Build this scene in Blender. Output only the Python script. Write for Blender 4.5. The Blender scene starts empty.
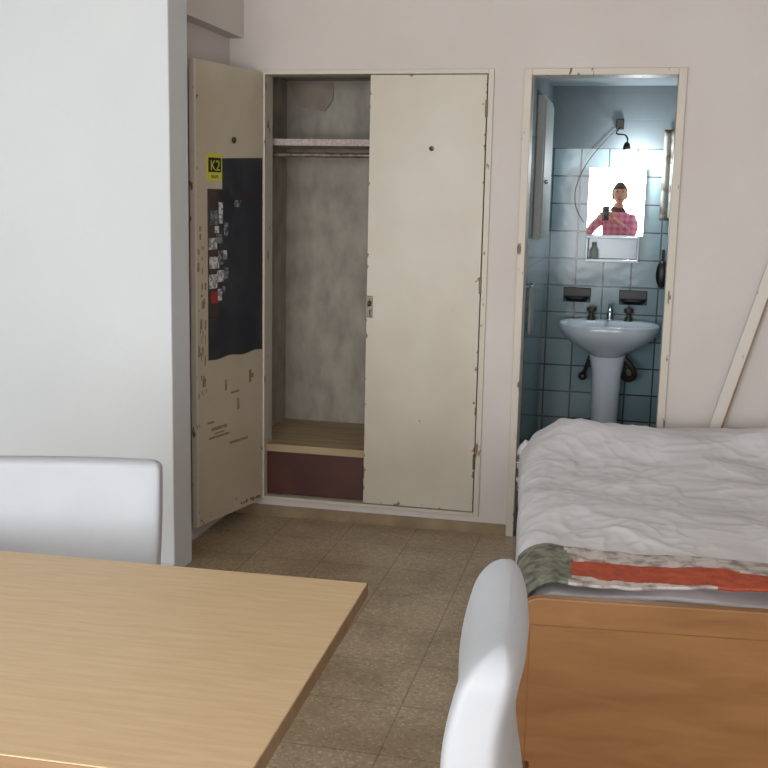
import bpy, bmesh, math, random
from mathutils import Vector, Matrix, noise
random.seed(7)
scene = bpy.context.scene
try:
    scene.view_settings.view_transform = 'Standard'
except Exception: pass
COL = scene.collection

# ------------------------------------------------------------------ materials
def srgb(r,g,b):
    f=lambda c:(c/255/12.92) if c/255<=0.04045 else ((c/255+0.055)/1.055)**2.4
    return (f(r),f(g),f(b),1)
def newmat(name):
    m=bpy.data.materials.new(name); m.use_nodes=True
    nt=m.node_tree; b=nt.nodes['Principled BSDF']; return m,nt,b
def mat(name,c1,c2=None,scale=6,rough=.6,metal=0,bump=0,bscale=None,stretch=(1,1,1),detail=4,contrast=(.3,.7)):
    m,nt,b=newmat(name)
    b.inputs['Roughness'].default_value=rough; b.inputs['Metallic'].default_value=metal
    b.inputs['Base Color'].default_value=srgb(*c1)
    if c2 or bump:
        tc=nt.nodes.new('ShaderNodeTexCoord'); mp=nt.nodes.new('ShaderNodeMapping')
        mp.inputs['Scale'].default_value=stretch
        nt.links.new(tc.outputs['Object'],mp.inputs['Vector'])
    if c2:
        n=nt.nodes.new('ShaderNodeTexNoise'); n.inputs['Scale'].default_value=scale; n.inputs['Detail'].default_value=detail
        nt.links.new(mp.outputs[0],n.inputs['Vector'])
        r=nt.nodes.new('ShaderNodeValToRGB'); r.color_ramp.elements[0].position=contrast[0]; r.color_ramp.elements[1].position=contrast[1]
        r.color_ramp.elements[0].color=srgb(*c1); r.color_ramp.elements[1].color=srgb(*c2)
        nt.links.new(n.outputs['Fac'],r.inputs[0]); nt.links.new(r.outputs[0],b.inputs['Base Color'])
    if bump:
        n2=nt.nodes.new('ShaderNodeTexNoise'); n2.inputs['Scale'].default_value=bscale or scale*3; n2.inputs['Detail'].default_value=5
        nt.links.new(mp.outputs[0],n2.inputs['Vector'])
        bp=nt.nodes.new('ShaderNodeBump'); bp.inputs['Strength'].default_value=bump; bp.inputs['Distance'].default_value=.01
        nt.links.new(n2.outputs['Fac'],bp.inputs['Height']); nt.links.new(bp.outputs[0],b.inputs['Normal'])
    return m
def chipped(name,base,chip,scale=28,thr=.63,stretch=(1,1,.35)):
    m=mat(name,base,chip,scale=scale,rough=.5,stretch=stretch,detail=6,contrast=(thr,thr+.03)); return m
def worn_door(name,base,stain,chip,edges,thr=.765):
    m=mat(name,base,stain,scale=3,rough=.42,contrast=(.35,.8),bump=.04,bscale=9)
    nt=m.node_tree; b=nt.nodes['Principled BSDF']; src=b.inputs['Base Color'].links[0].from_socket
    g=nt.nodes.new('ShaderNodeTexCoord'); s=nt.nodes.new('ShaderNodeSeparateXYZ'); nt.links.new(g.outputs['Object'],s.inputs[0])
    acc=None
    for ax,pos,w in edges:
        d=nt.nodes.new('ShaderNodeMath'); d.operation='SUBTRACT'; d.inputs[1].default_value=pos; nt.links.new(s.outputs[ax],d.inputs[0])
        ab=nt.nodes.new('ShaderNodeMath'); ab.operation='ABSOLUTE'; nt.links.new(d.outputs[0],ab.inputs[0])
        mr=nt.nodes.new('ShaderNodeMapRange'); mr.inputs[1].default_value=0; mr.inputs[2].default_value=w; mr.inputs[3].default_value=.20; mr.inputs[4].default_value=0
        nt.links.new(ab.outputs[0],mr.inputs[0])
        if acc is None: acc=mr.outputs[0]
        else:
            mx=nt.nodes.new('ShaderNodeMath'); mx.operation='MAXIMUM'; nt.links.new(acc,mx.inputs[0]); nt.links.new(mr.outputs[0],mx.inputs[1]); acc=mx.outputs[0]
    n=nt.nodes.new('ShaderNodeTexNoise'); n.inputs['Scale'].default_value=26; n.inputs['Detail'].default_value=6; nt.links.new(g.outputs['Object'],n.inputs['Vector'])
    ad=nt.nodes.new('ShaderNodeMath'); ad.operation='ADD'; nt.links.new(n.outputs['Fac'],ad.inputs[0]); nt.links.new(acc,ad.inputs[1])
    gt=nt.nodes.new('ShaderNodeMath'); gt.operation='GREATER_THAN'; gt.inputs[1].default_value=thr; nt.links.new(ad.outputs[0],gt.inputs[0])
    mx=nt.nodes.new('ShaderNodeMixRGB'); mx.inputs[2].default_value=srgb(*chip)
    nt.links.new(gt.outputs[0],mx.inputs[0]); nt.links.new(src,mx.inputs[1]); nt.links.new(mx.outputs[0],b.inputs['Base Color'])
    return m
def emis(name,c,s):
    m,nt,b=newmat(name); b.inputs['Base Color'].default_value=srgb(*c)
    b.inputs['Emission Color'].default_value=srgb(*c); b.inputs['Emission Strength'].default_value=s; return m

M_wall=mat('wall_paint',(215,207,202),(207,198,192),scale=1.5,rough=.8,bump=.08,bscale=60)
M_part=mat('partition_window_lit_paint',(219,223,225),(212,216,219),scale=1.2,rough=.75,bump=.08,bscale=50)  # brighter, bluish cast of the window light is put into this colour
M_ceil=mat('ceiling_paint',(228,226,223),rough=.9)
M_cream=worn_door('closet_cream',(205,197,182),(192,182,165),(134,108,84),[('X',-1.163,.02),('X',-.650,.025),('Z',.102,.045),('Z',2.036,.015)],thr=.785)
M_creamin=worn_door('closet_door_inner_paint',(198,188,168),(184,170,146),(118,96,74),[('X',.53,.07),('Z',.10,.06),('X',0,.02)],thr=.765)
M_cab=mat('cabinet_cream',(166,170,168),rough=.5)
M_scuff=mat('paint_scuff',(165,150,128),(120,100,80),scale=40,rough=.8)
M_frame=chipped('chipped_frame_paint',(205,196,182),(128,104,82),scale=26,thr=.65)
M_frame2=chipped('bath_frame_paint',(206,197,184),(106,84,66),scale=30,thr=.635)
M_plank=chipped('plank_paint',(214,206,196),(130,104,80),scale=28,thr=.68)
M_dark=mat('gap_shade_dark',(70,60,52),rough=.9)  # flat dark colour standing in for shade in door gap and keyhole
M_clin=mat('closet_interior_paint',(180,173,161),(150,142,131),scale=14,rough=.85,bump=.25,bscale=30,stretch=(1,1,.5),detail=8)
M_paper=mat('paper_tan',(160,148,134),(146,135,122),scale=12,rough=.9)
M_shelf=mat('closet_shelf_wood',(188,168,134),(160,138,106),scale=4,rough=.6,stretch=(1,6,1))
M_redbrown=mat('drawer_redbrown',(84,42,31),(66,33,25),scale=5,rough=.45)
M_pinkshelf=mat('shelf_edge_lace',(190,176,170),(170,153,148),scale=90,rough=.7,contrast=(.45,.55))
M_base=mat('baseboard_brown',(158,138,108),(128,106,80),scale=9,rough=.5)
M_black=mat('black_plastic',(15,15,17),rough=.4)
M_chrome=mat('chrome',(190,192,196),rough=.18,metal=1)
M_brass=mat('old_brass',(80,70,56),rough=.4,metal=.7)
M_plate=mat('lock_metal',(150,140,124),(90,78,62),scale=60,rough=.5,metal=.5)
M_ceramic=mat('ceramic_white',(205,212,220),rough=.12)
M_duvet=mat('duvet_cotton',(228,226,229),(221,219,223),scale=3,rough=.85,bump=.12,bscale=22)
M_matt=mat('mattress_fabric',(205,200,195),rough=.9)
M_orange=mat('blanket_orange',(196,92,60),(166,72,48),scale=35,rough=.95,bump=.3,bscale=80)
M_green=mat('blanket_green',(140,144,126),(92,92,86),scale=30,rough=.95,bump=.3,bscale=80,contrast=(.38,.62))
M_cgrey=mat('blanket_grey',(210,200,195),(150,134,130),scale=26,rough=.95,bump=.3,bscale=80,contrast=(.46,.66))
M_chair=mat('chair_leatherette',(184,187,193),(174,178,184),scale=4,rough=.6,bump=.12,bscale=14)
M_leg=mat('dark_wood_leg',(60,42,30),rough=.5)
M_phone=mat('phone_glass',(20,20,24),rough=.1)
M_skin=mat('skin',(204,160,138),(194,146,124),scale=20,rough=.6)
M_hair=mat('hair',(52,36,30),(74,52,42),scale=60,rough=.7)
M_jeans=mat('jeans',(50,62,90),(40,50,74),scale=60,rough=.9)
M_shoe=mat('shoe_leather',(45,40,38),rough=.5)

def wood(name,c1,c2,rough=.4,stretch=(1,12,12),scale=3):
    m,nt,b=newmat(name); b.inputs['Roughness'].default_value=rough
    tc=nt.nodes.new('ShaderNodeTexCoord'); mp=nt.nodes.new('ShaderNodeMapping'); mp.inputs['Scale'].default_value=stretch
    nt.links.new(tc.outputs['Object'],mp.inputs[0])
    n=nt.nodes.new('ShaderNodeTexNoise'); n.inputs['Scale'].default_value=scale; n.inputs['Detail'].default_value=8; n.inputs['Distortion'].default_value=.6
    nt.links.new(mp.outputs[0],n.inputs['Vector'])
    r=nt.nodes.new('ShaderNodeValToRGB'); r.color_ramp.elements[0].position=.3; r.color_ramp.elements[1].position=.7
    r.color_ramp.elements[0].color=srgb(*c1); r.color_ramp.elements[1].color=srgb(*c2)
    nt.links.new(n.outputs['Fac'],r.inputs[0]); nt.links.new(r.outputs[0],b.inputs['Base Color']); return m
M_table=wood('table_oak_laminate',(208,182,144),(197,168,128),rough=.42,stretch=(1.5,16,16),scale=5)
M_tedge=wood('table_edge_band',(150,120,88),(128,100,72),rough=.5)
M_foot=wood('footboard_wood',(152,108,64),(132,90,50),rough=.42,stretch=(1.5,8,8),scale=2.5)
M_foot2=wood('footboard_frame_wood',(138,92,50),(112,74,40),rough=.42,stretch=(8,8,1.5),scale=2.5)

def floor_mat():
    m,nt,b=newmat('floor_granite_tile'); b.inputs['Roughness'].default_value=.3
    g=nt.nodes.new('ShaderNodeNewGeometry')
    v=nt.nodes.new('ShaderNodeTexVoronoi'); v.inputs['Scale'].default_value=120; nt.links.new(g.outputs['Position'],v.inputs['Vector'])
    s=nt.nodes.new('ShaderNodeSeparateXYZ'); nt.links.new(v.outputs['Color'],s.inputs[0])
    r=nt.nodes.new('ShaderNodeValToRGB'); e=r.color_ramp.elements
    e[0].position=0; e[0].color=srgb(152,132,106); e[1].position=.12; e[1].color=srgb(174,154,126)
    x=e.new(.8); x.color=srgb(184,164,136); x=e.new(.95); x.color=srgb(202,186,160)
    nt.links.new(s.outputs[0],r.inputs[0])
    n2=nt.nodes.new('ShaderNodeTexNoise'); n2.inputs['Scale'].default_value=2.6; n2.inputs['Detail'].default_value=7; n2.inputs['Roughness'].default_value=.65; nt.links.new(g.outputs['Position'],n2.inputs['Vector'])
    r2=nt.nodes.new('ShaderNodeValToRGB'); r2.color_ramp.elements[0].position=.36; r2.color_ramp.elements[1].position=.58
    r2.color_ramp.elements[0].color=(.70,.66,.61,1); r2.color_ramp.elements[1].color=(1,1,1,1); nt.links.new(n2.outputs['Fac'],r2.inputs[0])
    mx=nt.nodes.new('ShaderNodeMixRGB'); mx.blend_type='MULTIPLY'; mx.inputs[0].default_value=1
    nt.links.new(r.outputs[0],mx.inputs[1]); nt.links.new(r2.outputs[0],mx.inputs[2])
    br=nt.nodes.new('ShaderNodeTexBrick'); br.offset=0; br.inputs['Scale'].default_value=1
    br.inputs['Brick Width'].default_value=.3; br.inputs['Row Height'].default_value=.3; br.inputs['Mortar Size'].default_value=.0025
    br.inputs['Color1'].default_value=(1,1,1,1); br.inputs['Color2'].default_value=(.93,.93,.92,1); br.inputs['Mortar'].default_value=(.6,.56,.52,1)
    nt.links.new(g.outputs['Position'],br.inputs['Vector'])
    m2=nt.nodes.new('ShaderNodeMixRGB'); m2.blend_type='MULTIPLY'; m2.inputs[0].default_value=1
    nt.links.new(mx.outputs[0],m2.inputs[1]); nt.links.new(br.outputs['Color'],m2.inputs[2])
    nt.links.new(m2.outputs[0],b.inputs['Base Color']); return m
M_floor=floor_mat()
def tile_mat(name,axis):
    m,nt,b=newmat(name)
    g=nt.nodes.new('ShaderNodeNewGeometry'); s=nt.nodes.new('ShaderNodeSeparateXYZ'); c=nt.nodes.new('ShaderNodeCombineXYZ')
    nt.links.new(g.outputs['Position'],s.inputs[0])
    nt.links.new(s.outputs[axis],c.inputs[0]); nt.links.new(s.outputs['Z'],c.inputs[1])
    br=nt.nodes.new('ShaderNodeTexBrick'); br.offset=0; br.inputs['Scale'].default_value=1
    br.inputs['Brick Width'].default_value=.15; br.inputs['Row Height'].default_value=.15; br.inputs['Mortar Size'].default_value=.0045
    br.inputs['Color1'].default_value=srgb(134,158,164); br.inputs['Color2'].default_value=srgb(116,141,148); br.inputs['Mortar'].default_value=srgb(62,70,74)
    nt.links.new(c.outputs[0],br.inputs['Vector'])
    gt=nt.nodes.new('ShaderNodeMath'); gt.operation='GREATER_THAN'; gt.inputs[1].default_value=1.8
    nt.links.new(s.outputs['Z'],gt.inputs[0])
    mx=nt.nodes.new('ShaderNodeMixRGB'); mx.inputs[2].default_value=srgb(122,132,136)
    nt.links.new(gt.outputs[0],mx.inputs[0]); nt.links.new(br.outputs['Color'],mx.inputs[1])
    nt.links.new(mx.outputs[0],b.inputs['Base Color'])
    mr=nt.nodes.new('ShaderNodeMapRange'); mr.inputs[3].default_value=.16; mr.inputs[4].default_value=.8
    nt.links.new(gt.outputs[0],mr.inputs[0]); nt.links.new(mr.outputs[0],b.inputs['Roughness'])
    n=nt.nodes.new('ShaderNodeTexNoise'); n.inputs['Scale'].default_value=9; nt.links.new(g.outputs['Position'],n.inputs['Vector'])
    ad=nt.nodes.new('ShaderNodeMath'); ad.operation='ADD'; nt.links.new(br.outputs['Fac'],ad.inputs[0])
    ml=nt.nodes.new('ShaderNodeMath'); ml.operation='MULTIPLY'; ml.inputs[1].default_value=-1.2; nt.links.new(n.outputs['Fac'],ml.inputs[0]); nt.links.new(ml.outputs[0],ad.inputs[1])
    bp=nt.nodes.new('ShaderNodeBump'); bp.invert=True; bp.inputs['Strength'].default_value=.35; bp.inputs['Distance'].default_value=.004
    nt.links.new(ad.outputs[0],bp.inputs['Height']); nt.links.new(bp.outputs[0],b.inputs['Normal'])
    return m
M_tileX=tile_mat('bath_tile_x','X'); M_tileY=tile_mat('bath_tile_y','Y')
M_bathceil=mat('bath_ceiling',(150,160,164),rough=.9)
M_bathfloor=mat('bath_floor',(90,92,92),(70,72,74),scale=30,rough=.4)
def plaid():
    m,nt,b=newmat('plaid_shirt'); b.inputs['Roughness'].default_value=.9
    g=nt.nodes.new('ShaderNodeTexCoord'); s=nt.nodes.new('ShaderNodeSeparateXYZ'); nt.links.new(g.outputs['Object'],s.inputs[0])
    outs=[]
    for ax in ('X','Z'):
        mu=nt.nodes.new('ShaderNodeMath'); mu.operation='MULTIPLY'; mu.inputs[1].default_value=90; nt.links.new(s.outputs[ax],mu.inputs[0])
        si=nt.nodes.new('ShaderNodeMath'); si.operation='SINE'; nt.links.new(mu.outputs[0],si.inputs[0])
        gt=nt.nodes.new('ShaderNodeMath'); gt.operation='GREATER_THAN'; gt.inputs[1].default_value=.1; nt.links.new(si.outputs[0],gt.inputs[0]); outs.append(gt)
    ad=nt.nodes.new('ShaderNodeMath'); ad.operation='ADD'; nt.links.new(outs[0].outputs[0],ad.inputs[0]); nt.links.new(outs[1].outputs[0],ad.inputs[1])
    mu=nt.nodes.new('ShaderNodeMath'); mu.operation='MULTIPLY'; mu.inputs[1].default_value=.5; nt.links.new(ad.outputs[0],mu.inputs[0])
    r=nt.nodes.new('ShaderNodeValToRGB'); r.color_ramp.elements[0].color=srgb(222,160,184); r.color_ramp.elements[1].color=srgb(190,112,144)
    nt.links.new(mu.outputs[0],r.inputs[0]); nt.links.new(r.outputs[0],b.inputs['Base Color']); return m
M_plaid=plaid()

# ------------------------------------------------------------------ helpers
def link(o,parent=None):
    COL.objects.link(o)
    if parent: o.parent=parent
    return o
def empty(name,loc=(0,0,0),rz=0):
    e=bpy.data.objects.new(name,None); e.location=loc; e.rotation_euler=(0,0,rz); e.empty_display_size=.1
    COL.objects.link(e); return e
def meshobj(name,bm,mats,parent=None,smooth=False):
    me=bpy.data.meshes.new(name); bmesh.ops.recalc_face_normals(bm,faces=bm.faces); bm.to_mesh(me); bm.free()
    for m in (mats if isinstance(mats,(list,tuple)) else [mats]): me.materials.append(m)
    if smooth:
        for p in me.polygons: p.use_smooth=True
    o=bpy.data.objects.new(name,me); link(o,parent); return o
def addbox(bm,x0,x1,y0,y1,z0,z1,mi=0):
    vs=[bm.verts.new((x,y,z)) for x in (x0,x1) for y in (y0,y1) for z in (z0,z1)]
    for f in ((0,1,3,2),(4,6,7,5),(0,4,5,1),(2,3,7,6),(0,2,6,4),(1,5,7,3)):
        fc=bm.faces.new([vs[i] for i in f]); fc.material_index=mi
def boxes(name,lst,mats,parent=None,bevel=0):
    bm=bmesh.new()
    for b in lst: addbox(bm,*b)
    o=meshobj(name,bm,mats,parent)
    if bevel:
        md=o.modifiers.new('bev','BEVEL'); md.width=bevel; md.segments=3; md.limit_method='ANGLE'
    return o
def loft(name,rings,mats,parent=None,cap0=True,cap1=True,smooth=True):
    bm=bmesh.new(); R=[[bm.verts.new(p) for p in r] for r in rings]; n=len(R[0])
    for a,b in zip(R,R[1:]):
        for i in range(n): bm.faces.new((a[i],a[(i+1)%n],b[(i+1)%n],b[i]))
    if cap0: bm.faces.new(R[0][::-1])
    if cap1: bm.faces.new(R[-1])
    return meshobj(name,bm,mats,parent,smooth)
def sering(cx,cy,z,a,b,e=2,n=48):
    out=[]
    for i in range(n):
        t=2*math.pi*i/n; c,s=math.cos(t),math.sin(t)
        out.append((cx+a*math.copysign(abs(c)**(2/e),c),cy+b*math.copysign(abs(s)**(2/e),s),z))
    return out
def tube(name,pts,r,m,parent=None,res=8,smooth=True):
    cu=bpy.data.curves.new(name+'_c','CURVE'); cu.dimensions='3D'; cu.bevel_depth=r; cu.bevel_resolution=3; cu.use_fill_caps=True
    sp=cu.splines.new('NURBS' if smooth else 'POLY'); sp.points.add(len(pts)-1)
    for p,q in zip(sp.points,pts): p.co=(*q,1)
    if smooth: sp.use_endpoint_u=True; sp.order_u=3
    t=bpy.data.objects.new('tmp',cu); COL.objects.link(t)
    dg=bpy.context.evaluated_depsgraph_get(); me=bpy.data.meshes.new_from_object(t.evaluated_get(dg))
    bpy.data.objects.remove(t); me.materials.clear(); me.materials.append(m)
    for p in me.polygons: p.use_smooth=True
    o=bpy.data.objects.new(name,me); return link(o,parent)
def extrude_outline(name,pts,y0,y1,m,parent=None,bevel=0):
    bm=bmesh.new()
    a=[bm.verts.new((x,y0,z)) for x,z in pts]; b=[bm.verts.new((x,y1,z)) for x,z in pts]
    n=len(pts); bm.faces.new(a); bm.faces.new(b[::-1])
    for i in range(n): bm.faces.new((a[i],b[i],b[(i+1)%n],a[(i+1)%n]))
    o=meshobj(name,bm,m,parent)
    if bevel:
        md=o.modifiers.new('bev','BEVEL'); md.width=bevel; md.segments=3; md.limit_method='ANGLE'; md.angle_limit=math.radians(50)
    return o
def sphere(name,c,r,m,parent=None,seg=24):
    bm=bmesh.new(); bmesh.ops.create_uvsphere(bm,u_segments=seg,v_segments=seg//2,radius=1)
    for v in bm.verts: v.co=Vector((v.co.x*r[0]+c[0],v.co.y*r[1]+c[1],v.co.z*r[2]+c[2]))
    return meshobj(name,bm,m,parent,True)

# ------------------------------------------------------------------ room shell
YB=4.79; CEIL=2.55; XL=-3.2; XR=1.25; YN=-2.2
boxes('floor',[(XL-.1,XR+.1,YN-.1,YB,-.1,0)],M_floor)
boxes('ceiling',[(XL-.1,XR+.1,YN-.1,YB+.1,CEIL,CEIL+.1)],M_ceil)
boxes('wall_back',[(-1.92,-1.672,YB,YB+.1,0,CEIL),(-1.672,.18,YB,YB+.1,2.062,CEIL),(-1.672,-.618,YB,YB+.1,0,.078),
                   (-.618,-.49,YB,YB+.1,0,2.062),(.18,XR+.1,YB,YB+.1,0,CEIL)],M_wall)
boxes('wall_right',[(XR,XR+.1,YN-.1,YB,0,CEIL)],M_wall)
boxes('wall_left',[(XL-.1,XL,YN-.1,4.05,0,CEIL)],M_part)
boxes('wall_partition',[(XL,-1.71,3.87,4.05,0,CEIL)],M_part,bevel=.006)
boxes('wall_alcove',[(-1.92,-1.82,4.05,YB,0,CEIL)],M_wall)
boxes('trim_beam',[(-1.82,-1.752,4.05,YB,2.2,CEIL)],M_wall)
boxes('wall_front',[(XL,-2.7,YN-.1,YN,0,CEIL),(1.0,XR,YN-.1,YN,0,CEIL),(-2.7,1.0,YN-.1,YN,2.3,CEIL),(-2.7,1.0,YN-.1,YN,0,.5)],M_wall)
M_wfr=mat('window_frame_white',(225,225,225),rough=.4)
boxes('window_1',[(-2.7,1.0,YN-.08,YN-.03,.5,.56),(-2.7,1.0,YN-.08,YN-.03,2.24,2.3),(-2.7,-2.64,YN-.08,YN-.03,.56,2.24),(.94,1.0,YN-.08,YN-.03,.56,2.24),
                  (-1.5,-1.43,YN-.08,YN-.03,.56,2.24),(-.3,-.23,YN-.08,YN-.03,.56,2.24)],M_wfr)
boxes('baseboard_back',[(-1.82,-.48,YB-.012,YB,0,.05),(.18,XR,YB-.012,YB,0,.05)],M_base)
boxes('baseboard_partition',[(XL,-1.71,3.858,3.87,0,.05)],M_part)

# ------------------------------------------------------------------ closet
cl=empty('built_in_closet')
boxes('interior',[(-1.765,-1.745,YB+.1,5.42,.0,2.1),(-.6,-.58,YB+.1,5.42,.0,2.1),(-1.765,-.58,5.40,5.42,0,2.1),(-1.765,-.58,YB+.1,5.42,2.08,2.1)],M_clin,cl)
boxes('frame',[(-1.672,-1.648,YB-.012,YB+.1,.078,2.062),(-.642,-.618,YB-.012,YB+.1,.078,2.062),(-1.648,-.642,YB-.012,YB+.1,2.042,2.062),(-1.648,-.642,YB-.012,YB+.1,.078,.095)],M_frame,cl,bevel=.002)
boxes('gap_shade_strip',[(-.647,-.6425,YB,YB+.05,.095,2.042)],M_dark,cl)  # added dark strip painting the shade between right door and frame
boxes('right_door',[(-1.163,-.6475,YB-.006,YB+.018,.099,2.039)],M_cream,cl,bevel=.002)
boxes('bottom_shelf',[(-1.745,-.6,YB+.02,5.40,.325,.345)],M_shelf,cl)
boxes('shelf_lip',[(-1.647,-1.165,YB+.012,YB+.02,.31,.345)],M_shelf,cl)
boxes('drawer_front',[(-1.646,-.7,YB+.03,YB+.05,.10,.31)],M_redbrown,cl)
boxes('closet_bottom',[(-1.745,-.6,YB+.1,5.40,.08,.095)],M_redbrown,cl)
boxes('upper_shelf',[(-1.745,-.6,YB+.16,5.40,1.745,1.765)],M_clin,cl)
boxes('shelf_edge',[(-1.745,-.6,YB+.15,YB+.16,1.74,1.77)],M_pinkshelf,cl)
tube('hanging_rod',[(-1.745,5.0,1.70),(-.6,5.0,1.70)],.012,M_plate,cl,smooth=False)
boxes('lock_plate',[(-1.160,-1.134,YB-.010,YB-.006,.97,1.07)],M_plate,cl,bevel=.001)
sphere('lock_knob',(-1.147,YB-.016,1.035),(.009,.010,.014),M_brass,cl)
boxes('keyhole',[(-1.150,-1.144,YB-.0115,YB-.0095,.985,1.005)],M_dark,cl)
sphere('hook_plate',(-.882,YB-.009,1.725),(.011,.005,.011),M_plate,cl)
tube('hook',[(-.882,YB-.01,1.725),(-.882,YB-.03,1.715),(-.882,YB-.035,1.73)],.004,M_brass,cl)
boxes('hinges',[(-.652,-.640,YB-.014,YB-.004,z,z+.07) for z in (.3,1.1,1.86)],M_brass,cl,bevel=.002)
bm=bmesh.new(); vs=[bm.verts.new(p) for p in [(-1.735,5.39,2.07),(-1.50,5.39,2.07),(-1.50,5.385,1.99),(-1.54,5.38,1.93),(-1.68,5.38,1.955)]]; bm.faces.new(vs)
o=meshobj('loose_paper',bm,M_paper,cl); o.modifiers.new('s','SOLIDIFY').thickness=.002
door=empty('open_door',(-1.655,YB-.012,0)); door.parent=cl
ang=math.atan2(-.9746,-.224)
door.rotation_euler=(0,0,ang)
DW=.53
boxes('leaf',[(0.0,DW,-.022,0,.078,2.05)],M_creamin,door,bevel=.002)
boxes('leaf_edge_strip',[(DW-.012,DW+.002,-.024,.002,.078,2.05)],M_frame2,door)
def onface(name,x0,x1,z0,z1,m,t=.002,base=.0):
    return boxes(name,[(x0,x1,base,base+t,z0,z1)],m,door)
def wavy():
    pts=[(.015,1.675),(.015,.81)]
    for i in range(15):
        x=.015+(.44-.015)*i/14; pts.append((x,.803+.005*math.sin(i*.9)))
    pts.append((.44,.80)); pts.append((.44,1.53)); pts.append((.33,1.53)); pts.append((.33,1.66))
    res=[]
    for p in pts:
        if not res or (abs(res[-1][0]-p[0])+abs(res[-1][1]-p[1]))>1e-4: res.append(p)
    return res
M_poster=mat('poster_dark',(48,50,57),(72,73,78),scale=5,rough=.3,contrast=(.4,.75))
M_posterb=mat('poster_brown',(78,56,50),(50,46,50),scale=8,rough=.5)
extrude_outline('dark_poster',wavy(),.0005,.004,M_poster,door)
onface('poster_side_band',.37,.44,.98,1.53,M_posterb,.0015,.004)
M_ye=mat('sticker_yellow',(200,198,74),rough=.5); M_wh=mat('sticker_white',(205,205,200),(130,128,130),scale=60,rough=.5,contrast=(.45,.55))
M_gr=mat('sticker_grey',(130,132,138),(70,72,80),scale=70,rough=.5,contrast=(.45,.55)); M_rd=mat('sticker_red',(150,50,44),rough=.5)
onface('sticker_yellow_base',.335,.445,1.565,1.68,M_ye,.003)
onface('sticker_black_band',.345,.435,1.60,1.66,M_black,.0015,.003)
def text(body,x,z,size,m,parent,y,name):
    cu=bpy.data.curves.new(name,'FONT'); cu.body=body; cu.size=size; cu.extrude=.0004; cu.align_x='CENTER'
    t=bpy.data.objects.new('t',cu); COL.objects.link(t); dg=bpy.context.evaluated_depsgraph_get()
    me=bpy.data.meshes.new_from_object(t.evaluated_get(dg)); bpy.data.objects.remove(t)
    me.materials.clear(); me.materials.append(m)
    for v in me.vertices:
        px,py,pz=v.co; v.co=(x-px,y+pz,z+py)
    o=bpy.data.objects.new(name,me); link(o,parent)
text('K2',.39,1.607,.062,M_ye,door,.006,'sticker_letters')
text('SKATE',.39,1.575,.018,M_black,door,.004,'sticker_small_letters')
k=0
for (sx,sz,w,h,m) in [(.40,1.41,.05,.06,M_gr),(.35,1.43,.03,.09,M_wh),(.41,1.30,.06,.05,M_wh),(.36,1.32,.05,.04,M_gr),(.40,1.22,.07,.05,M_wh),
                      (.35,1.24,.04,.06,M_gr),(.41,1.14,.06,.06,M_wh),(.355,1.16,.05,.05,M_wh),(.40,1.07,.05,.05,M_rd),(.36,1.08,.03,.05,M_wh),(.31,1.36,.03,.06,M_gr),(.22,1.47,.05,.03,M_gr),
                      (.32,1.25,.03,.04,M_wh),(.31,1.17,.03,.05,M_gr),(.38,1.36,.03,.03,M_wh),(.33,1.10,.03,.03,M_gr),(.26,1.52,.04,.03,M_posterb),(.15,1.5,.05,.03,M_posterb)]:
    onface('sticker_%d'%k,sx-w/2,sx+w/2,sz-h/2,sz+h/2,m,.0015,.0055); k+=1
for (x0,x1,z0,z1) in [(.40,.45,.52,.53),(.30,.42,.485,.50),(.28,.44,.45,.46),(.32,.40,.468,.474),(.2,.27,.63,.64),(.08,.12,.68,.70),(.1,.12,.66,.72),(.30,.315,.65,.70),(.13,.28,.40,.412),(.2,.22,.55,.6)]:
    onface('scuff_%d'%k,x0,x1,z0,z1,M_scuff,.0006); k+=1
for i in range(36):
    x=.455+random.random()*.06; z=.62+random.random()*.75; w=.004+random.random()*.012; h=.01+random.random()*.035
    onface('peel_%d'%i,x-w/2,min(x+w/2,DW-.01),z-h/2,z+h/2,M_scuff,.0006)
sphere('door_hook',(.25,.008,1.74),(.013,.008,.014),M_brass,door,12)

# ------------------------------------------------------------------ bathroom
Y2=6.15
boxes('wall_bath_back',[(-.62,.4,Y2,Y2+.1,0,2.3)],M_tileX)
boxes('wall_bath_left',[(-.57,-.47,YB+.1,Y2,0,2.3)],M_tileY)
boxes('wall_bath_right',[(.25,.35,YB+.1,Y2,0,2.3)],M_tileY)
boxes('floor_bath',[(-.49,.25,YB,Y2,-.1,0)],M_bathfloor)
boxes('ceiling_bath',[(-.47,.25,YB+.1,Y2,2.13,2.2)],M_bathceil)
boxes('door_1_frame',[(-.49,-.456,YB-.015,YB+.11,0,2.062),(.146,.18,YB-.015,YB+.11,0,2.062),(-.456,.146,YB-.015,YB+.11,2.034,2.062)],M_frame2,bevel=.003)
wc=empty('bathroom_wall_cabinet')
boxes('body',[(-.47,-.435,5.25,5.75,1.33,2.0)],M_cab,wc,bevel=.004)
boxes('door_panel',[(-.435,-.428,5.27,5.73,1.35,1.98)],M_cab,wc,bevel=.002)
sphere('knob',(-.42,5.32,1.6),(.01,.01,.01),M_chrome,wc,12)
mc=empty('bathroom_mirror',(-.10,6.112,1.515),0)
mc.rotation_euler=(math.radians(-.18),0,math.radians(1.43))
M_mirror=mat('mirror_glass',(235,238,240),rough=.01,metal=1)
boxes('glass',[(-.15,.15,-.004,0,-.18,.18)],M_mirror,mc)
boxes('backing',[(-.152,.152,0.0005,.012,-.182,.182)],M_wfr,mc)
boxes('mirror_shelf',[(-.25,.035,6.05,Y2,1.19,1.205),(-.25,.035,6.05,Y2,1.318,1.33),(-.25,-.238,6.05,Y2,1.205,1.318),(.023,.035,6.05,Y2,1.205,1.318),(-.238,.023,6.14,Y2,1.205,1.318)],M_ceramic,bevel=.003)
bt=empty('toiletry_bottle',(-.205,6.09,1.205))
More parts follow.
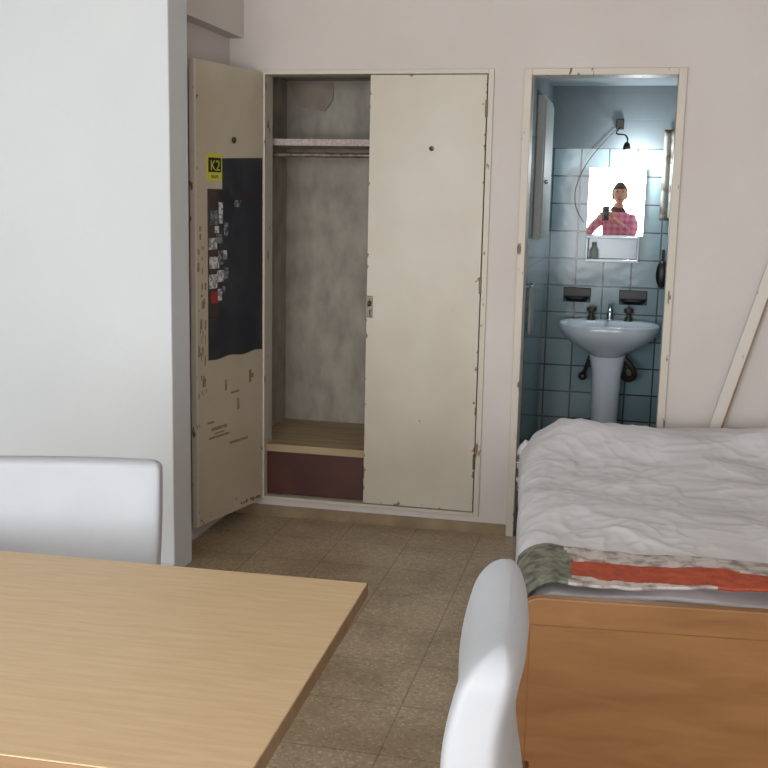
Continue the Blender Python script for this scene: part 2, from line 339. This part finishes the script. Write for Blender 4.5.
M_bottle=mat('bottle_green',(150,160,140),rough=.3)
loft('bottle_body',[sering(0,0,z,r,r,2,20) for z,r in ((0,.02),(.004,.024),(.05,.024),(.065,.012),(.075,.011))],M_bottle,bt)
loft('cap',[sering(0,0,z,r,r,2,20) for z,r in ((.075,.013),(.09,.012))],M_wh,bt)
for i,(x,z) in enumerate([(-.287,1.0),(.018,.995)]):
    e=empty('soap_dish',(x,Y2,z))
    boxes('back_plate',[(-.075,.075,-.012,0,-.04,.04)],M_black,e,bevel=.004)
    loft('tray',[[(a,min(b,0),c) for a,b,c in sering(0,-.02,z0,w,d,3,32)] for z0,w,d in ((-.035,.05,.03),(-.02,.068,.05),(-.005,.07,.055),(-.005,.062,.046),(-.02,.055,.036))],M_black,e)
sk=empty('pedestal_sink',(-.10,0,0)); cy=5.915
def dring(z,s,sy=None,shift=0):
    sy=sy or s; out=[]
    for (x,y,zz) in sering(0,0,z,.262*s,.215*sy,2.6,56):
        out.append((x,cy+shift+y,zz))
    return out
rings=[dring(.69,.3,.4,.05),dring(.72,.45,.55,.04),dring(.77,.78,.82,.02),dring(.815,.95,.96),dring(.84,1.0),dring(.865,1.01),dring(.873,.98),
       dring(.872,.86,.72,-.03),dring(.86,.8,.66,-.03),dring(.80,.66,.54,-.03),dring(.76,.4,.34,-.03),dring(.75,.1,.1,-.03)]
loft('basin',rings,M_ceramic,sk)
loft('pedestal',[sering(0,cy+.06,z,a,b,2.4,32) for z,a,b in ((0,.115,.10),(.04,.11,.095),(.08,.085,.075),(.35,.072,.066),(.6,.08,.075),(.70,.10,.09),(.74,.12,.1))],M_ceramic,sk)
for i,x in enumerate((-.1,.1)):
    loft('tap_base_%d'%i,[sering(x,cy+.15,z,r,r,2,20) for z,r in ((.87,.024),(.885,.02),(.90,.012),(.915,.012),(.918,.026),(.94,.026),(.945,.012))],M_brass,sk)
loft('spout_base',[sering(0,cy+.15,z,r,r,2,20) for z,r in ((.87,.024),(.885,.018),(.92,.015),(.935,.015))],M_chrome,sk)
tube('spout',[(0,cy+.15,.92),(0,cy+.14,.96),(0,cy+.08,.96),(0,cy+.045,.93)],.011,M_chrome,sk)
tube('trap_pipe',[(.06,cy+.05,.70),(.12,cy+.05,.66),(.16,cy+.07,.58),(.10,cy+.1,.55),(.08,cy+.16,.62),(.08,Y2-.002,.62)],.017,M_brass,sk)
tube('supply_pipe',[(-.08,cy+.1,.72),(-.11,cy+.1,.62),(-.13,cy+.14,.56),(-.13,Y2-.002,.55)],.011,M_brass,sk)
sphere('valve',(-.13,cy+.13,.56),(.024,.024,.024),M_brass,sk,14)
lp=empty('wall_bulb_lamp')
boxes('junction_plate',[(-.122,-.082,Y2-.02,Y2,1.90,1.955)],M_black,lp,bevel=.004)
tube('cable',[(-.10,Y2-.02,1.91),(-.14,Y2-.06,1.87),(-.05,Y2-.10,1.87),(-.06,Y2-.12,1.82)],.004,M_black,lp)
loft('socket',[sering(-.06,Y2-.12,z,r,r,2,20) for z,r in ((1.785,.017),(1.80,.02),(1.82,.015),(1.828,.006))],M_black,lp)
M_bulb=emis('bulb_glow',(235,245,255),25)
loft('bulb',[sering(-.06,Y2-.12,z,r,r,2,24) for z,r in ((1.70,.004),(1.704,.014),(1.715,.024),(1.73,.029),(1.75,.025),(1.77,.016),(1.787,.014))],M_bulb,lp)
pl=bpy.data.lights.new('bulb_light','POINT'); pl.energy=7; pl.color=(.92,.97,1); pl.shadow_soft_size=.03
plo=bpy.data.objects.new('bulb_light',pl); plo.location=(-.005,Y2-.12,1.70); link(plo,lp)
tube('hanging_wire',[(-.12,Y2-.01,1.90),(-.24,Y2-.012,1.78),(-.33,Y2-.012,1.60),(-.32,Y2-.012,1.46),(-.27,Y2-.012,1.40)],.0018,M_black,lp)
hb=empty('hanging_brush',(.165,Y2,1.2))
tube('handle',[(0,-.012,.06),(0,-.018,-.02)],.008,M_black,hb,smooth=False)
sphere('head',(0,-.025,-.07),(.034,.022,.075),M_black,hb,16)
sphere('hook',(0,-.008,.065),(.008,.008,.008),M_chrome,hb,10)
M_towel=mat('towel_pattern',(160,158,150),(96,76,58),scale=16,rough=.95,contrast=(.45,.58))
def cloth(name,x0,x1,y,z0,z1,m,amp=.015,n=14,k=5):
    bm=bmesh.new(); g=[[bm.verts.new((x0+(x1-x0)*i/n, y-amp-amp*math.sin(i/n*k*math.pi)*(1-.5*j/20), z0+(z1-z0)*j/20)) for i in range(n+1)] for j in range(21)]
    for j in range(20):
        for i in range(n): bm.faces.new((g[j][i],g[j][i+1],g[j+1][i+1],g[j+1][i]))
    o=meshobj(name,bm,m,None,True); o.modifiers.new('s','SOLIDIFY').thickness=.004; return o
cloth('hanging_towel',.135,.24,Y2-.006,1.42,1.90,M_towel)
ht=empty('hand_towel')
bm=bmesh.new(); n=12
g=[[bm.verts.new((-.447+.008*math.sin(i*1.3)*(1-.4*j/12),5.02+.18*i/n,.90+.22*j/12)) for i in range(n+1)] for j in range(13)]
for j in range(12):
    for i in range(n): bm.faces.new((g[j][i],g[j][i+1],g[j+1][i+1],g[j+1][i]))
o=meshobj('cloth',bm,M_cab,ht,True); o.modifiers.new('s','SOLIDIFY').thickness=.004
tube('rail',[(-.471,5.0,1.12),(-.447,5.0,1.12),(-.447,5.22,1.12),(-.471,5.22,1.12)],.005,M_chrome,ht,smooth=False)

# ------------------------------------------------------------------ table
tb=empty('dining_table',(-.475,2.003,0),math.radians(1.7))
TL=1.5; TW=.775
boxes('top',[(-TL,0,-TW,0,.722,.75)],[M_table],tb,bevel=.002)
boxes('edge_band',[(0,.0015,-TW,0,.7225,.7485),(-TL,0,-TW-.0015,-TW,.7225,.7485),(-TL,0,0,.0015,.7225,.7485)],M_tedge,tb)
IX=.34; IY=.10
boxes('apron',[(-TL+.1,-IX,-IY-.01,-IY+.01,.66,.722),(-TL+.1,-IX,-TW+IY-.01,-TW+IY+.01,.66,.722),(-IX-.01,-IX+.01,-TW+IY,-IY,.66,.722),(-TL+.09,-TL+.11,-TW+IY,-IY,.66,.722)],M_tedge,tb)
for i,(x,y) in enumerate([(-IX,-IY),(-TL+.1,-IY),(-IX,-TW+IY),(-TL+.1,-TW+IY)]):
    boxes('leg_%d'%(i+1),[(x-.022,x+.022,y-.022,y+.022,0,.722)],M_tedge,tb,bevel=.003)

# ------------------------------------------------------------------ chairs
def chair(name,loc,rz,W=.45,T=.06,H=.92,recl=.06,bul=.012,rt=.022,rc=.05,sd=.215,so=0):
    e=empty(name,loc,rz)
    rs=[]
    for z,s in ((.405,.96),(.415,1),(.455,1.0),(.475,.985),(.487,.95),(.492,.88)):
        rs.append(sering(0,0,z,W/2*s,sd*s,7,64))
    loft('seat',rs,M_chair,e)
    rs=[]; n=60
    for i in range(n+1):
        f=i/n; f=1-(1-f)**1.5; z=.40+(H-.40)*f
        top=max(0,(z-(H-rc))/rc); w=W/2-rc*(1-math.sqrt(max(0,1-top*top)))
        t2=max(0,(z-(H-rt))/rt)
        th=(T/2+.006*math.sin(f*math.pi))*(math.sqrt(max(.01,1-t2*t2)))
        c=-.215-recl*f**1.4 + bul*math.sin(f*2*math.pi)
        ring=[]
        for (x,y,_) in sering(0,0,z,w,th,6,72):
            ring.append((x,y+c-.015*(1-(x/(W/2))**2),z))
        rs.append(ring)
    loft('backrest',rs,M_chair,e)
    for i,(x,y) in enumerate([(-1,-1),(1,-1),(-1,1),(1,1)]):
        lx=x*(W/2-.035); ly=y*.18
        loft('leg_%d'%(i+1),[sering(lx,ly+y*.012*(1-z/.41),z,r,r,5,20) for z,r in ((0,.014),(.41,.021))],M_leg,e)
    return e
chair('dining_chair',(-1.235,2.04,0),math.radians(193),W=.46,H=.873,rc=.025,rt=.016)
chair('dining_chair',(-.395,1.43,0),math.radians(95),W=.42,H=.955,T=.075,recl=.03,bul=-.02,rt=.06,rc=.05,sd=.20)

# ------------------------------------------------------------------ bed
bd=empty('bed',(-.212,2.62,0),math.radians(5.4))
BW=1.2; BL=1.93
def round_rect_top(w,h0,h1,r):
    pts=[(0,h0),(w,h0)]
    for i in range(9): t=math.pi/2*i/8; pts.append((w-r+r*math.cos(t),h1-r+r*math.sin(t)))
    for i in range(9): t=math.pi/2+math.pi/2*i/8; pts.append((r+r*math.cos(t),h1-r+r*math.sin(t)))
    return pts
extrude_outline('footboard',[(x-.02,z) for x,z in round_rect_top(BW+.04,.06,.535,.06)],-.03,0,M_foot,bd,bevel=.005)
boxes('footboard_groove',[(.012,.0155,-.0306,-.03,.08,.46),(.012,BW-.03,-.0306,-.03,.462,.4645)],M_foot2,bd)
boxes('footboard_legs',[(-.02,.03,-.03,.02,0,.1),(BW-.03,BW+.02,-.03,.02,0,.1)],M_foot2,bd,bevel=.004)
boxes('side_rails',[(0.02,.045,0,BL,.16,.30),(BW-.045,BW-.02,0,BL,.16,.30)],M_foot2,bd,bevel=.003)
boxes('rear_legs',[(.02,.07,BL-.05,BL,0,.2),(BW-.07,BW-.02,BL-.05,BL,0,.2)],M_foot2,bd)
boxes('slat_base',[(.045,BW-.045,0.0,BL,.24,.27)],M_foot2,bd)
boxes('mattress',[(.03,BW-.03,.01,BL-.01,.27,.45)],M_matt,bd,bevel=.04)
def edge(t,R=.09):
    L=R*math.pi/2
    if t>L: return t-L+R,0
    if t>0:
        th=(L-t)/R; return R-R*math.sin(th),R-R*math.cos(th)
    return 0,R-t
def bedcover(name,mats,a0,a1,b0,b1,na,nb,zt,fn,matfn=None,bfar=None,inset=-.018,sink=0):
    bm=bmesh.new(); G=[]
    W=BW-2*inset
    for j in range(nb+1):
        row=[]
        for i in range(na+1):
            s=a0+(a1-a0)*i/na
            lim=b1 if bfar is None else bfar(s)
            t=b0+(lim-b0)*j/nb
            if s<W/2: a,da=edge(s)
            else: a,da=edge(W-s); a=W-a
            fr=BL+.04-t
            b_,db=edge(fr); b=BL+.04-b_
            z=zt-max(da,db)
            if sink and t<.16: z-=sink*(1-t/.16)
            row.append(bm.verts.new((a+inset,b,z)))
        G.append(row)
    for j in range(nb):
        for i in range(na):
            f=bm.faces.new((G[j][i],G[j][i+1],G[j+1][i+1],G[j+1][i]))
            if matfn: f.material_index=matfn(f.calc_center_median())
    bm.normal_update()
    for v in bm.verts:
        n=v.normal.copy()
        if n.z<-.2: n=-n
        v.co+=n*fn(v.co)
        if v.co.y>BL+.05: v.co.y=BL+.05+(v.co.y-BL-.05)*.3
        if v.co.x<-.02: v.co.x=-.02+(v.co.x+.02)*.35
        if v.co.y<.22 and v.co.x<.12:
            k=(1-max(0,v.co.y)/.22); v.co.x+=.03*k*(1-max(0,v.co.x)/.12)
    return meshobj(name,bm,mats,bd,True)
def folds(p,seed=0):
    q=Vector((p.x*1.0,p.y*1.0,p.z+seed))
    big=noise.fractal(q*2.6,1.0,2.0,2)*.032
    w=noise.noise(q*1.7+Vector((5,2,1)))*.35
    r1=1-abs(noise.noise(Vector((q.x*2.6+w*3,q.y*5+w*4,q.z*3))))*2
    r2=1-abs(noise.noise(Vector((q.x*6+w*5+9,q.y*3.2+3,q.z*4))))*2
    r3=1-abs(noise.noise(Vector((q.x*9-q.y*7+w*6,q.y*9+q.x*5+4,q.z*4))))*2
    m1=.5+.5*noise.noise(q*1.9+Vector((1,8,3)))
    f=max(0,r1)**2*.012*m1+max(0,r2)**2*.010*(1-m1)+max(0,r3)**3*.006*m1
    sm=noise.fractal(q*11,1.0,2.0,3)*.0045
    return big+f+sm
def duv(p):
    h=folds(p)
    h+=.11*math.exp(-((p.y-1.78)/.22)**2)*(.75+.25*math.sin(p.x*7+1))*(1 if p.z>.42 else .1)*min(1,max(.15,(p.x+.02)/.15))
    h*= .15+.85*min(1,max(0,p.y-.02)/.2)
    return h
duvet=bedcover('duvet',[M_duvet],-.22,BW+.036+.22,.035,BL+.20,250,330,.53,duv,sink=.035)
md=duvet.modifiers.new('s','SOLIDIFY'); md.thickness=.02; md.offset=-1
def bl_fn(p): return .016+folds(p,3)*.5
def bl_mat(c):
    n=noise.noise(c*14)*.014; bb=c.y+.17*max(0,c.x)+n
    if c.x<.11+noise.noise(c*9)*.05: return 1
    if .14<bb<.265: return 0
    return 2
blk=bedcover('patterned_blanket',[M_orange,M_green,M_cgrey],-.17,BW+.036+.17,.004,.3,220,80,.537,bl_fn,bl_mat,bfar=lambda s:.315-.12*max(0,min(1,s))+.012*math.sin(s*9))
md=blk.modifiers.new('s','SOLIDIFY'); md.thickness=.008; md.offset=-1

# ------------------------------------------------------------------ leaning plank
pk=empty('leaning_wood_plank')
def lean(name,xa,za,xb,zb,ya,yb,w,t,m,off=0):
    a=Vector((xa+off,ya,za)); b=Vector((xb+off,yb,zb)); d=(b-a).normalized(); s=Vector((0,1,0)).cross(d).normalized(); u=d.cross(s).normalized()
    bm=bmesh.new(); vs=[]
    for p in (a,b):
        for i,j in ((-1,-1),(1,-1),(1,1),(-1,1)): vs.append(bm.verts.new(p+s*i*w/2+u*j*t/2))
    for f in ((0,1,2,3),(4,7,6,5),(0,4,5,1),(1,5,6,2),(2,6,7,3),(3,7,4,0)): bm.faces.new([vs[i] for i in f])
    meshobj(name,bm,m,pk)
lean('painted_face',.238,.012,.74,1.9,4.745,4.772,.046,.014,M_plank)
lean('wood_edge',.238,.012,.74,1.9,4.745,4.772,.008,.018,M_tedge,.028)

# ------------------------------------------------------------------ photographer
man=empty('standing_man',(.13,-.36,0))
def skin(name,verts,edges,mats,parent,matfn=None,sub=2,root=0):
    me=bpy.data.meshes.new(name); me.from_pydata([v[0] for v in verts],edges,[])
    t=bpy.data.objects.new('tmp',me); COL.objects.link(t)
    t.modifiers.new('k','SKIN'); sl=me.skin_vertices[0].data if me.skin_vertices else None
    if sl is None:
        bm=bmesh.new(); bm.from_mesh(me); bm.verts.layers.skin.verify(); bm.to_mesh(me); bm.free(); sl=me.skin_vertices[0].data
    for i,v in enumerate(verts):
        r=v[1]; sl[i].radius=(r if isinstance(r,tuple) else (r,r)); sl[i].use_root=(i==root)
    s=t.modifiers.new('s','SUBSURF'); s.levels=sub; s.render_levels=sub
    bpy.context.view_layer.update(); dg=bpy.context.evaluated_depsgraph_get(); dg.update()
    nm=bpy.data.meshes.new_from_object(t.evaluated_get(dg)); bpy.data.objects.remove(t)
    nm.materials.clear()
    for m in mats: nm.materials.append(m)
    for p in nm.polygons:
        p.use_smooth=True
        p.material_index=matfn(p.center) if matfn else 0
    o=bpy.data.objects.new(name,nm); return link(o,parent)
bv=[((0,0,.96),(.165,.12)),((0,0,1.08),(.15,.115)),((0,-.01,1.24),(.17,.125)),((0,-.015,1.37),(.15,.10)),((.01,0,1.455),.062),((.015,.015,1.52),.055),((.02,.02,1.57),.06),
    ((-.155,-.01,1.385),.068),((-.25,.045,1.30),.055),((-.325,.10,1.19),.047),((-.27,.19,1.29),.040),((-.21,.265,1.375),.028),
    ((.165,-.01,1.385),.068),((.19,.09,1.30),.055),((.17,.19,1.20),.047),((.06,.24,1.30),.038),((-.045,.275,1.375),.028),
    ((-.09,0,.88),.10),((-.10,.01,.70),.085),((-.105,.015,.50),.062),((-.11,-.01,.28),.052),((-.11,-.03,.10),.042),
    ((.09,0,.88),.10),((.10,.01,.70),.085),((.105,.015,.50),.062),((.11,-.01,.28),.052),((.11,-.03,.10),.042)]
be=[(0,1),(1,2),(2,3),(3,4),(4,5),(5,6),(3,7),(7,8),(8,9),(9,10),(10,11),(3,12),(12,13),(13,14),(14,15),(15,16),
    (0,17),(17,18),(18,19),(19,20),(20,21),(0,22),(22,23),(23,24),(24,25),(25,26)]
def bmat(c):
    if c.z<.95: return 1
    if c.z>1.46 and abs(c.x-.01)<.1 and c.y<.1: return 2
    if c.y>.262 and c.z>1.33: return 2
    return 0
skin('body',bv,be,[M_plaid,M_jeans,M_skin],man,bmat)
hc=Vector((.02,.04,1.655))
bm=bmesh.new(); bmesh.ops.create_uvsphere(bm,u_segments=40,v_segments=28,radius=1)
for v in bm.verts:
    x,y,z=v.co
    w=.078*(1-.18*max(0,-z))
    if z<0 and y>0: y=y*(1-.05*z*z)
    jaw=1-.22*max(0,-z)**1.5
    Y=y*.098
    if z<-.2 and y<0: Y*=1+.35*z*.6
    nose=.018*math.exp(-((x/.16)**2))*math.exp(-(((z+.16)/.2)**2)) if v.co.y>.3 else 0
    eye=-.010*(math.exp(-(((abs(x)-.38)/.18)**2)))*math.exp(-(((z-.04)/.14)**2)) if v.co.y>.3 else 0
    lip=.006*math.exp(-((x/.3)**2))*math.exp(-(((z+.52)/.09)**2)) if v.co.y>.2 else 0
    chin=.008*math.exp(-((x/.3)**2))*math.exp(-(((z+.85)/.15)**2)) if v.co.y>0 else 0
    v.co=hc+Vector((x*w*jaw,Y+nose+eye+lip+chin,z*.122))
meshobj('head',bm,M_skin,man,True)
for s,n_ in ((-1,'left'),(1,'right')):
    sphere('eye_'+n_,hc+Vector((s*.030,.080,.006)),(.012,.010,.009),M_ceramic,man,14)
    sphere('iris_'+n_,hc+Vector((s*.030,.0885,.006)),(.005,.003,.005),M_black,man,10)
    sphere('brow_'+n_,hc+Vector((s*.030,.090,.026)),(.016,.004,.004),M_hair,man,10)
    sphere('ear_'+n_,hc+Vector((s*.079,-.005,-.005)),(.010,.020,.032),M_skin,man,14)
sphere('mouth',hc+Vector((0,.088,-.062)),(.022,.006,.006),mat('lips',(160,90,84),rough=.5),man,12)
bm=bmesh.new(); bmesh.ops.create_uvsphere(bm,u_segments=40,v_segments=28,radius=1)
dl=[v for v in bm.verts if (v.co.y>.35 and v.co.z<.42) or v.co.z<-.45]
bmesh.ops.delete(bm,geom=dl,context='VERTS')
for v in bm.verts:
    d=1+.06*noise.noise(v.co*6); v.co=hc+Vector((v.co.x*.086*d,v.co.y*.108*d-.004,v.co.z*.135*d))
meshobj('hair',bm,M_hair,man,True).modifiers.new('s','SOLIDIFY').thickness=.006
for s,n_ in ((-1,'left'),(1,'right')):
    rs=[]
    for y,w,h in ((-.12,.02,.05),(-.11,.036,.085),(-.05,.04,.10),(0,.042,.085),(.06,.047,.06),(.11,.045,.05),(.145,.03,.035),(.155,.01,.015)):
        rs.append([(s*.11+w*math.cos(t),y,max(0,h/2+h/2*math.sin(t))) for t in [2*math.pi*i/20 for i in range(20)]])
    loft('shoe_'+n_,rs,M_shoe,man)
def W(x,y,z): return (x-.13,y+.36,z)
for s,n_ in ((-1,'left'),(1,'right')):
    wx=-.08 if s<0 else .085
    skin('palm_'+n_,[(W(wx,-.09,1.375),.026),(W(s*.074,-.06,1.395),(.022,.028)),(W(s*.066,-.035,1.415),(.018,.034))],[(0,1),(1,2)],[M_skin],man)
    for i,l in enumerate((.85,1.0,1.05,.95)):
        z=1.383+i*.0205
        skin('finger_%s_%d'%(n_,i+1),[(W(s*.066,-.034,z),.0095),(W(s*.058,-.004,z+.002),.009),(W(s*(.058-.018*l),.008,z+.004),.0082),(W(s*(.058-.034*l),.007,z+.004),.007)],[(0,1),(1,2),(2,3)],[M_skin],man)
    skin('thumb_'+n_,[(W(s*.070,-.05,1.395),.012),(W(s*.058,-.042,1.425),.011),(W(s*.042,-.032,1.448),.0095),(W(s*.028,-.027,1.462),.0085)],[(0,1),(1,2),(2,3)],[M_skin],man)
boxes('phone',[(-.037-.13,.037-.13,.36-.019,.36-.011,1.365,1.520)],M_phone,man,bevel=.003)

# ------------------------------------------------------------------ lights
w=bpy.data.worlds.new('sky'); scene.world=w; w.use_nodes=True
w.node_tree.nodes['Background'].inputs[0].default_value=(.85,.93,1,1); w.node_tree.nodes['Background'].inputs[1].default_value=1.5
a=bpy.data.lights.new('window_daylight','AREA'); a.shape='RECTANGLE'; a.size=3.7; a.size_y=1.8; a.energy=222; a.color=(.965,.985,1)
ao=bpy.data.objects.new('window_daylight',a); ao.location=(-.85,YN-.15,1.4); ao.rotation_euler=(math.radians(90),0,0); COL.objects.link(ao)

# ------------------------------------------------------------------ camera
cam=bpy.data.cameras.new('camera'); cam.sensor_width=36; cam.lens=1086/768*36; cam.clip_start=.01
co=bpy.data.objects.new('camera',cam)
co.matrix_world=Matrix(((.97475,-.05705,.21589,0),(.22234,.15856,-.96200,0),(.02064,.98569,.16726,1.5),(0,0,0,1)))
COL.objects.link(co); scene.camera=co
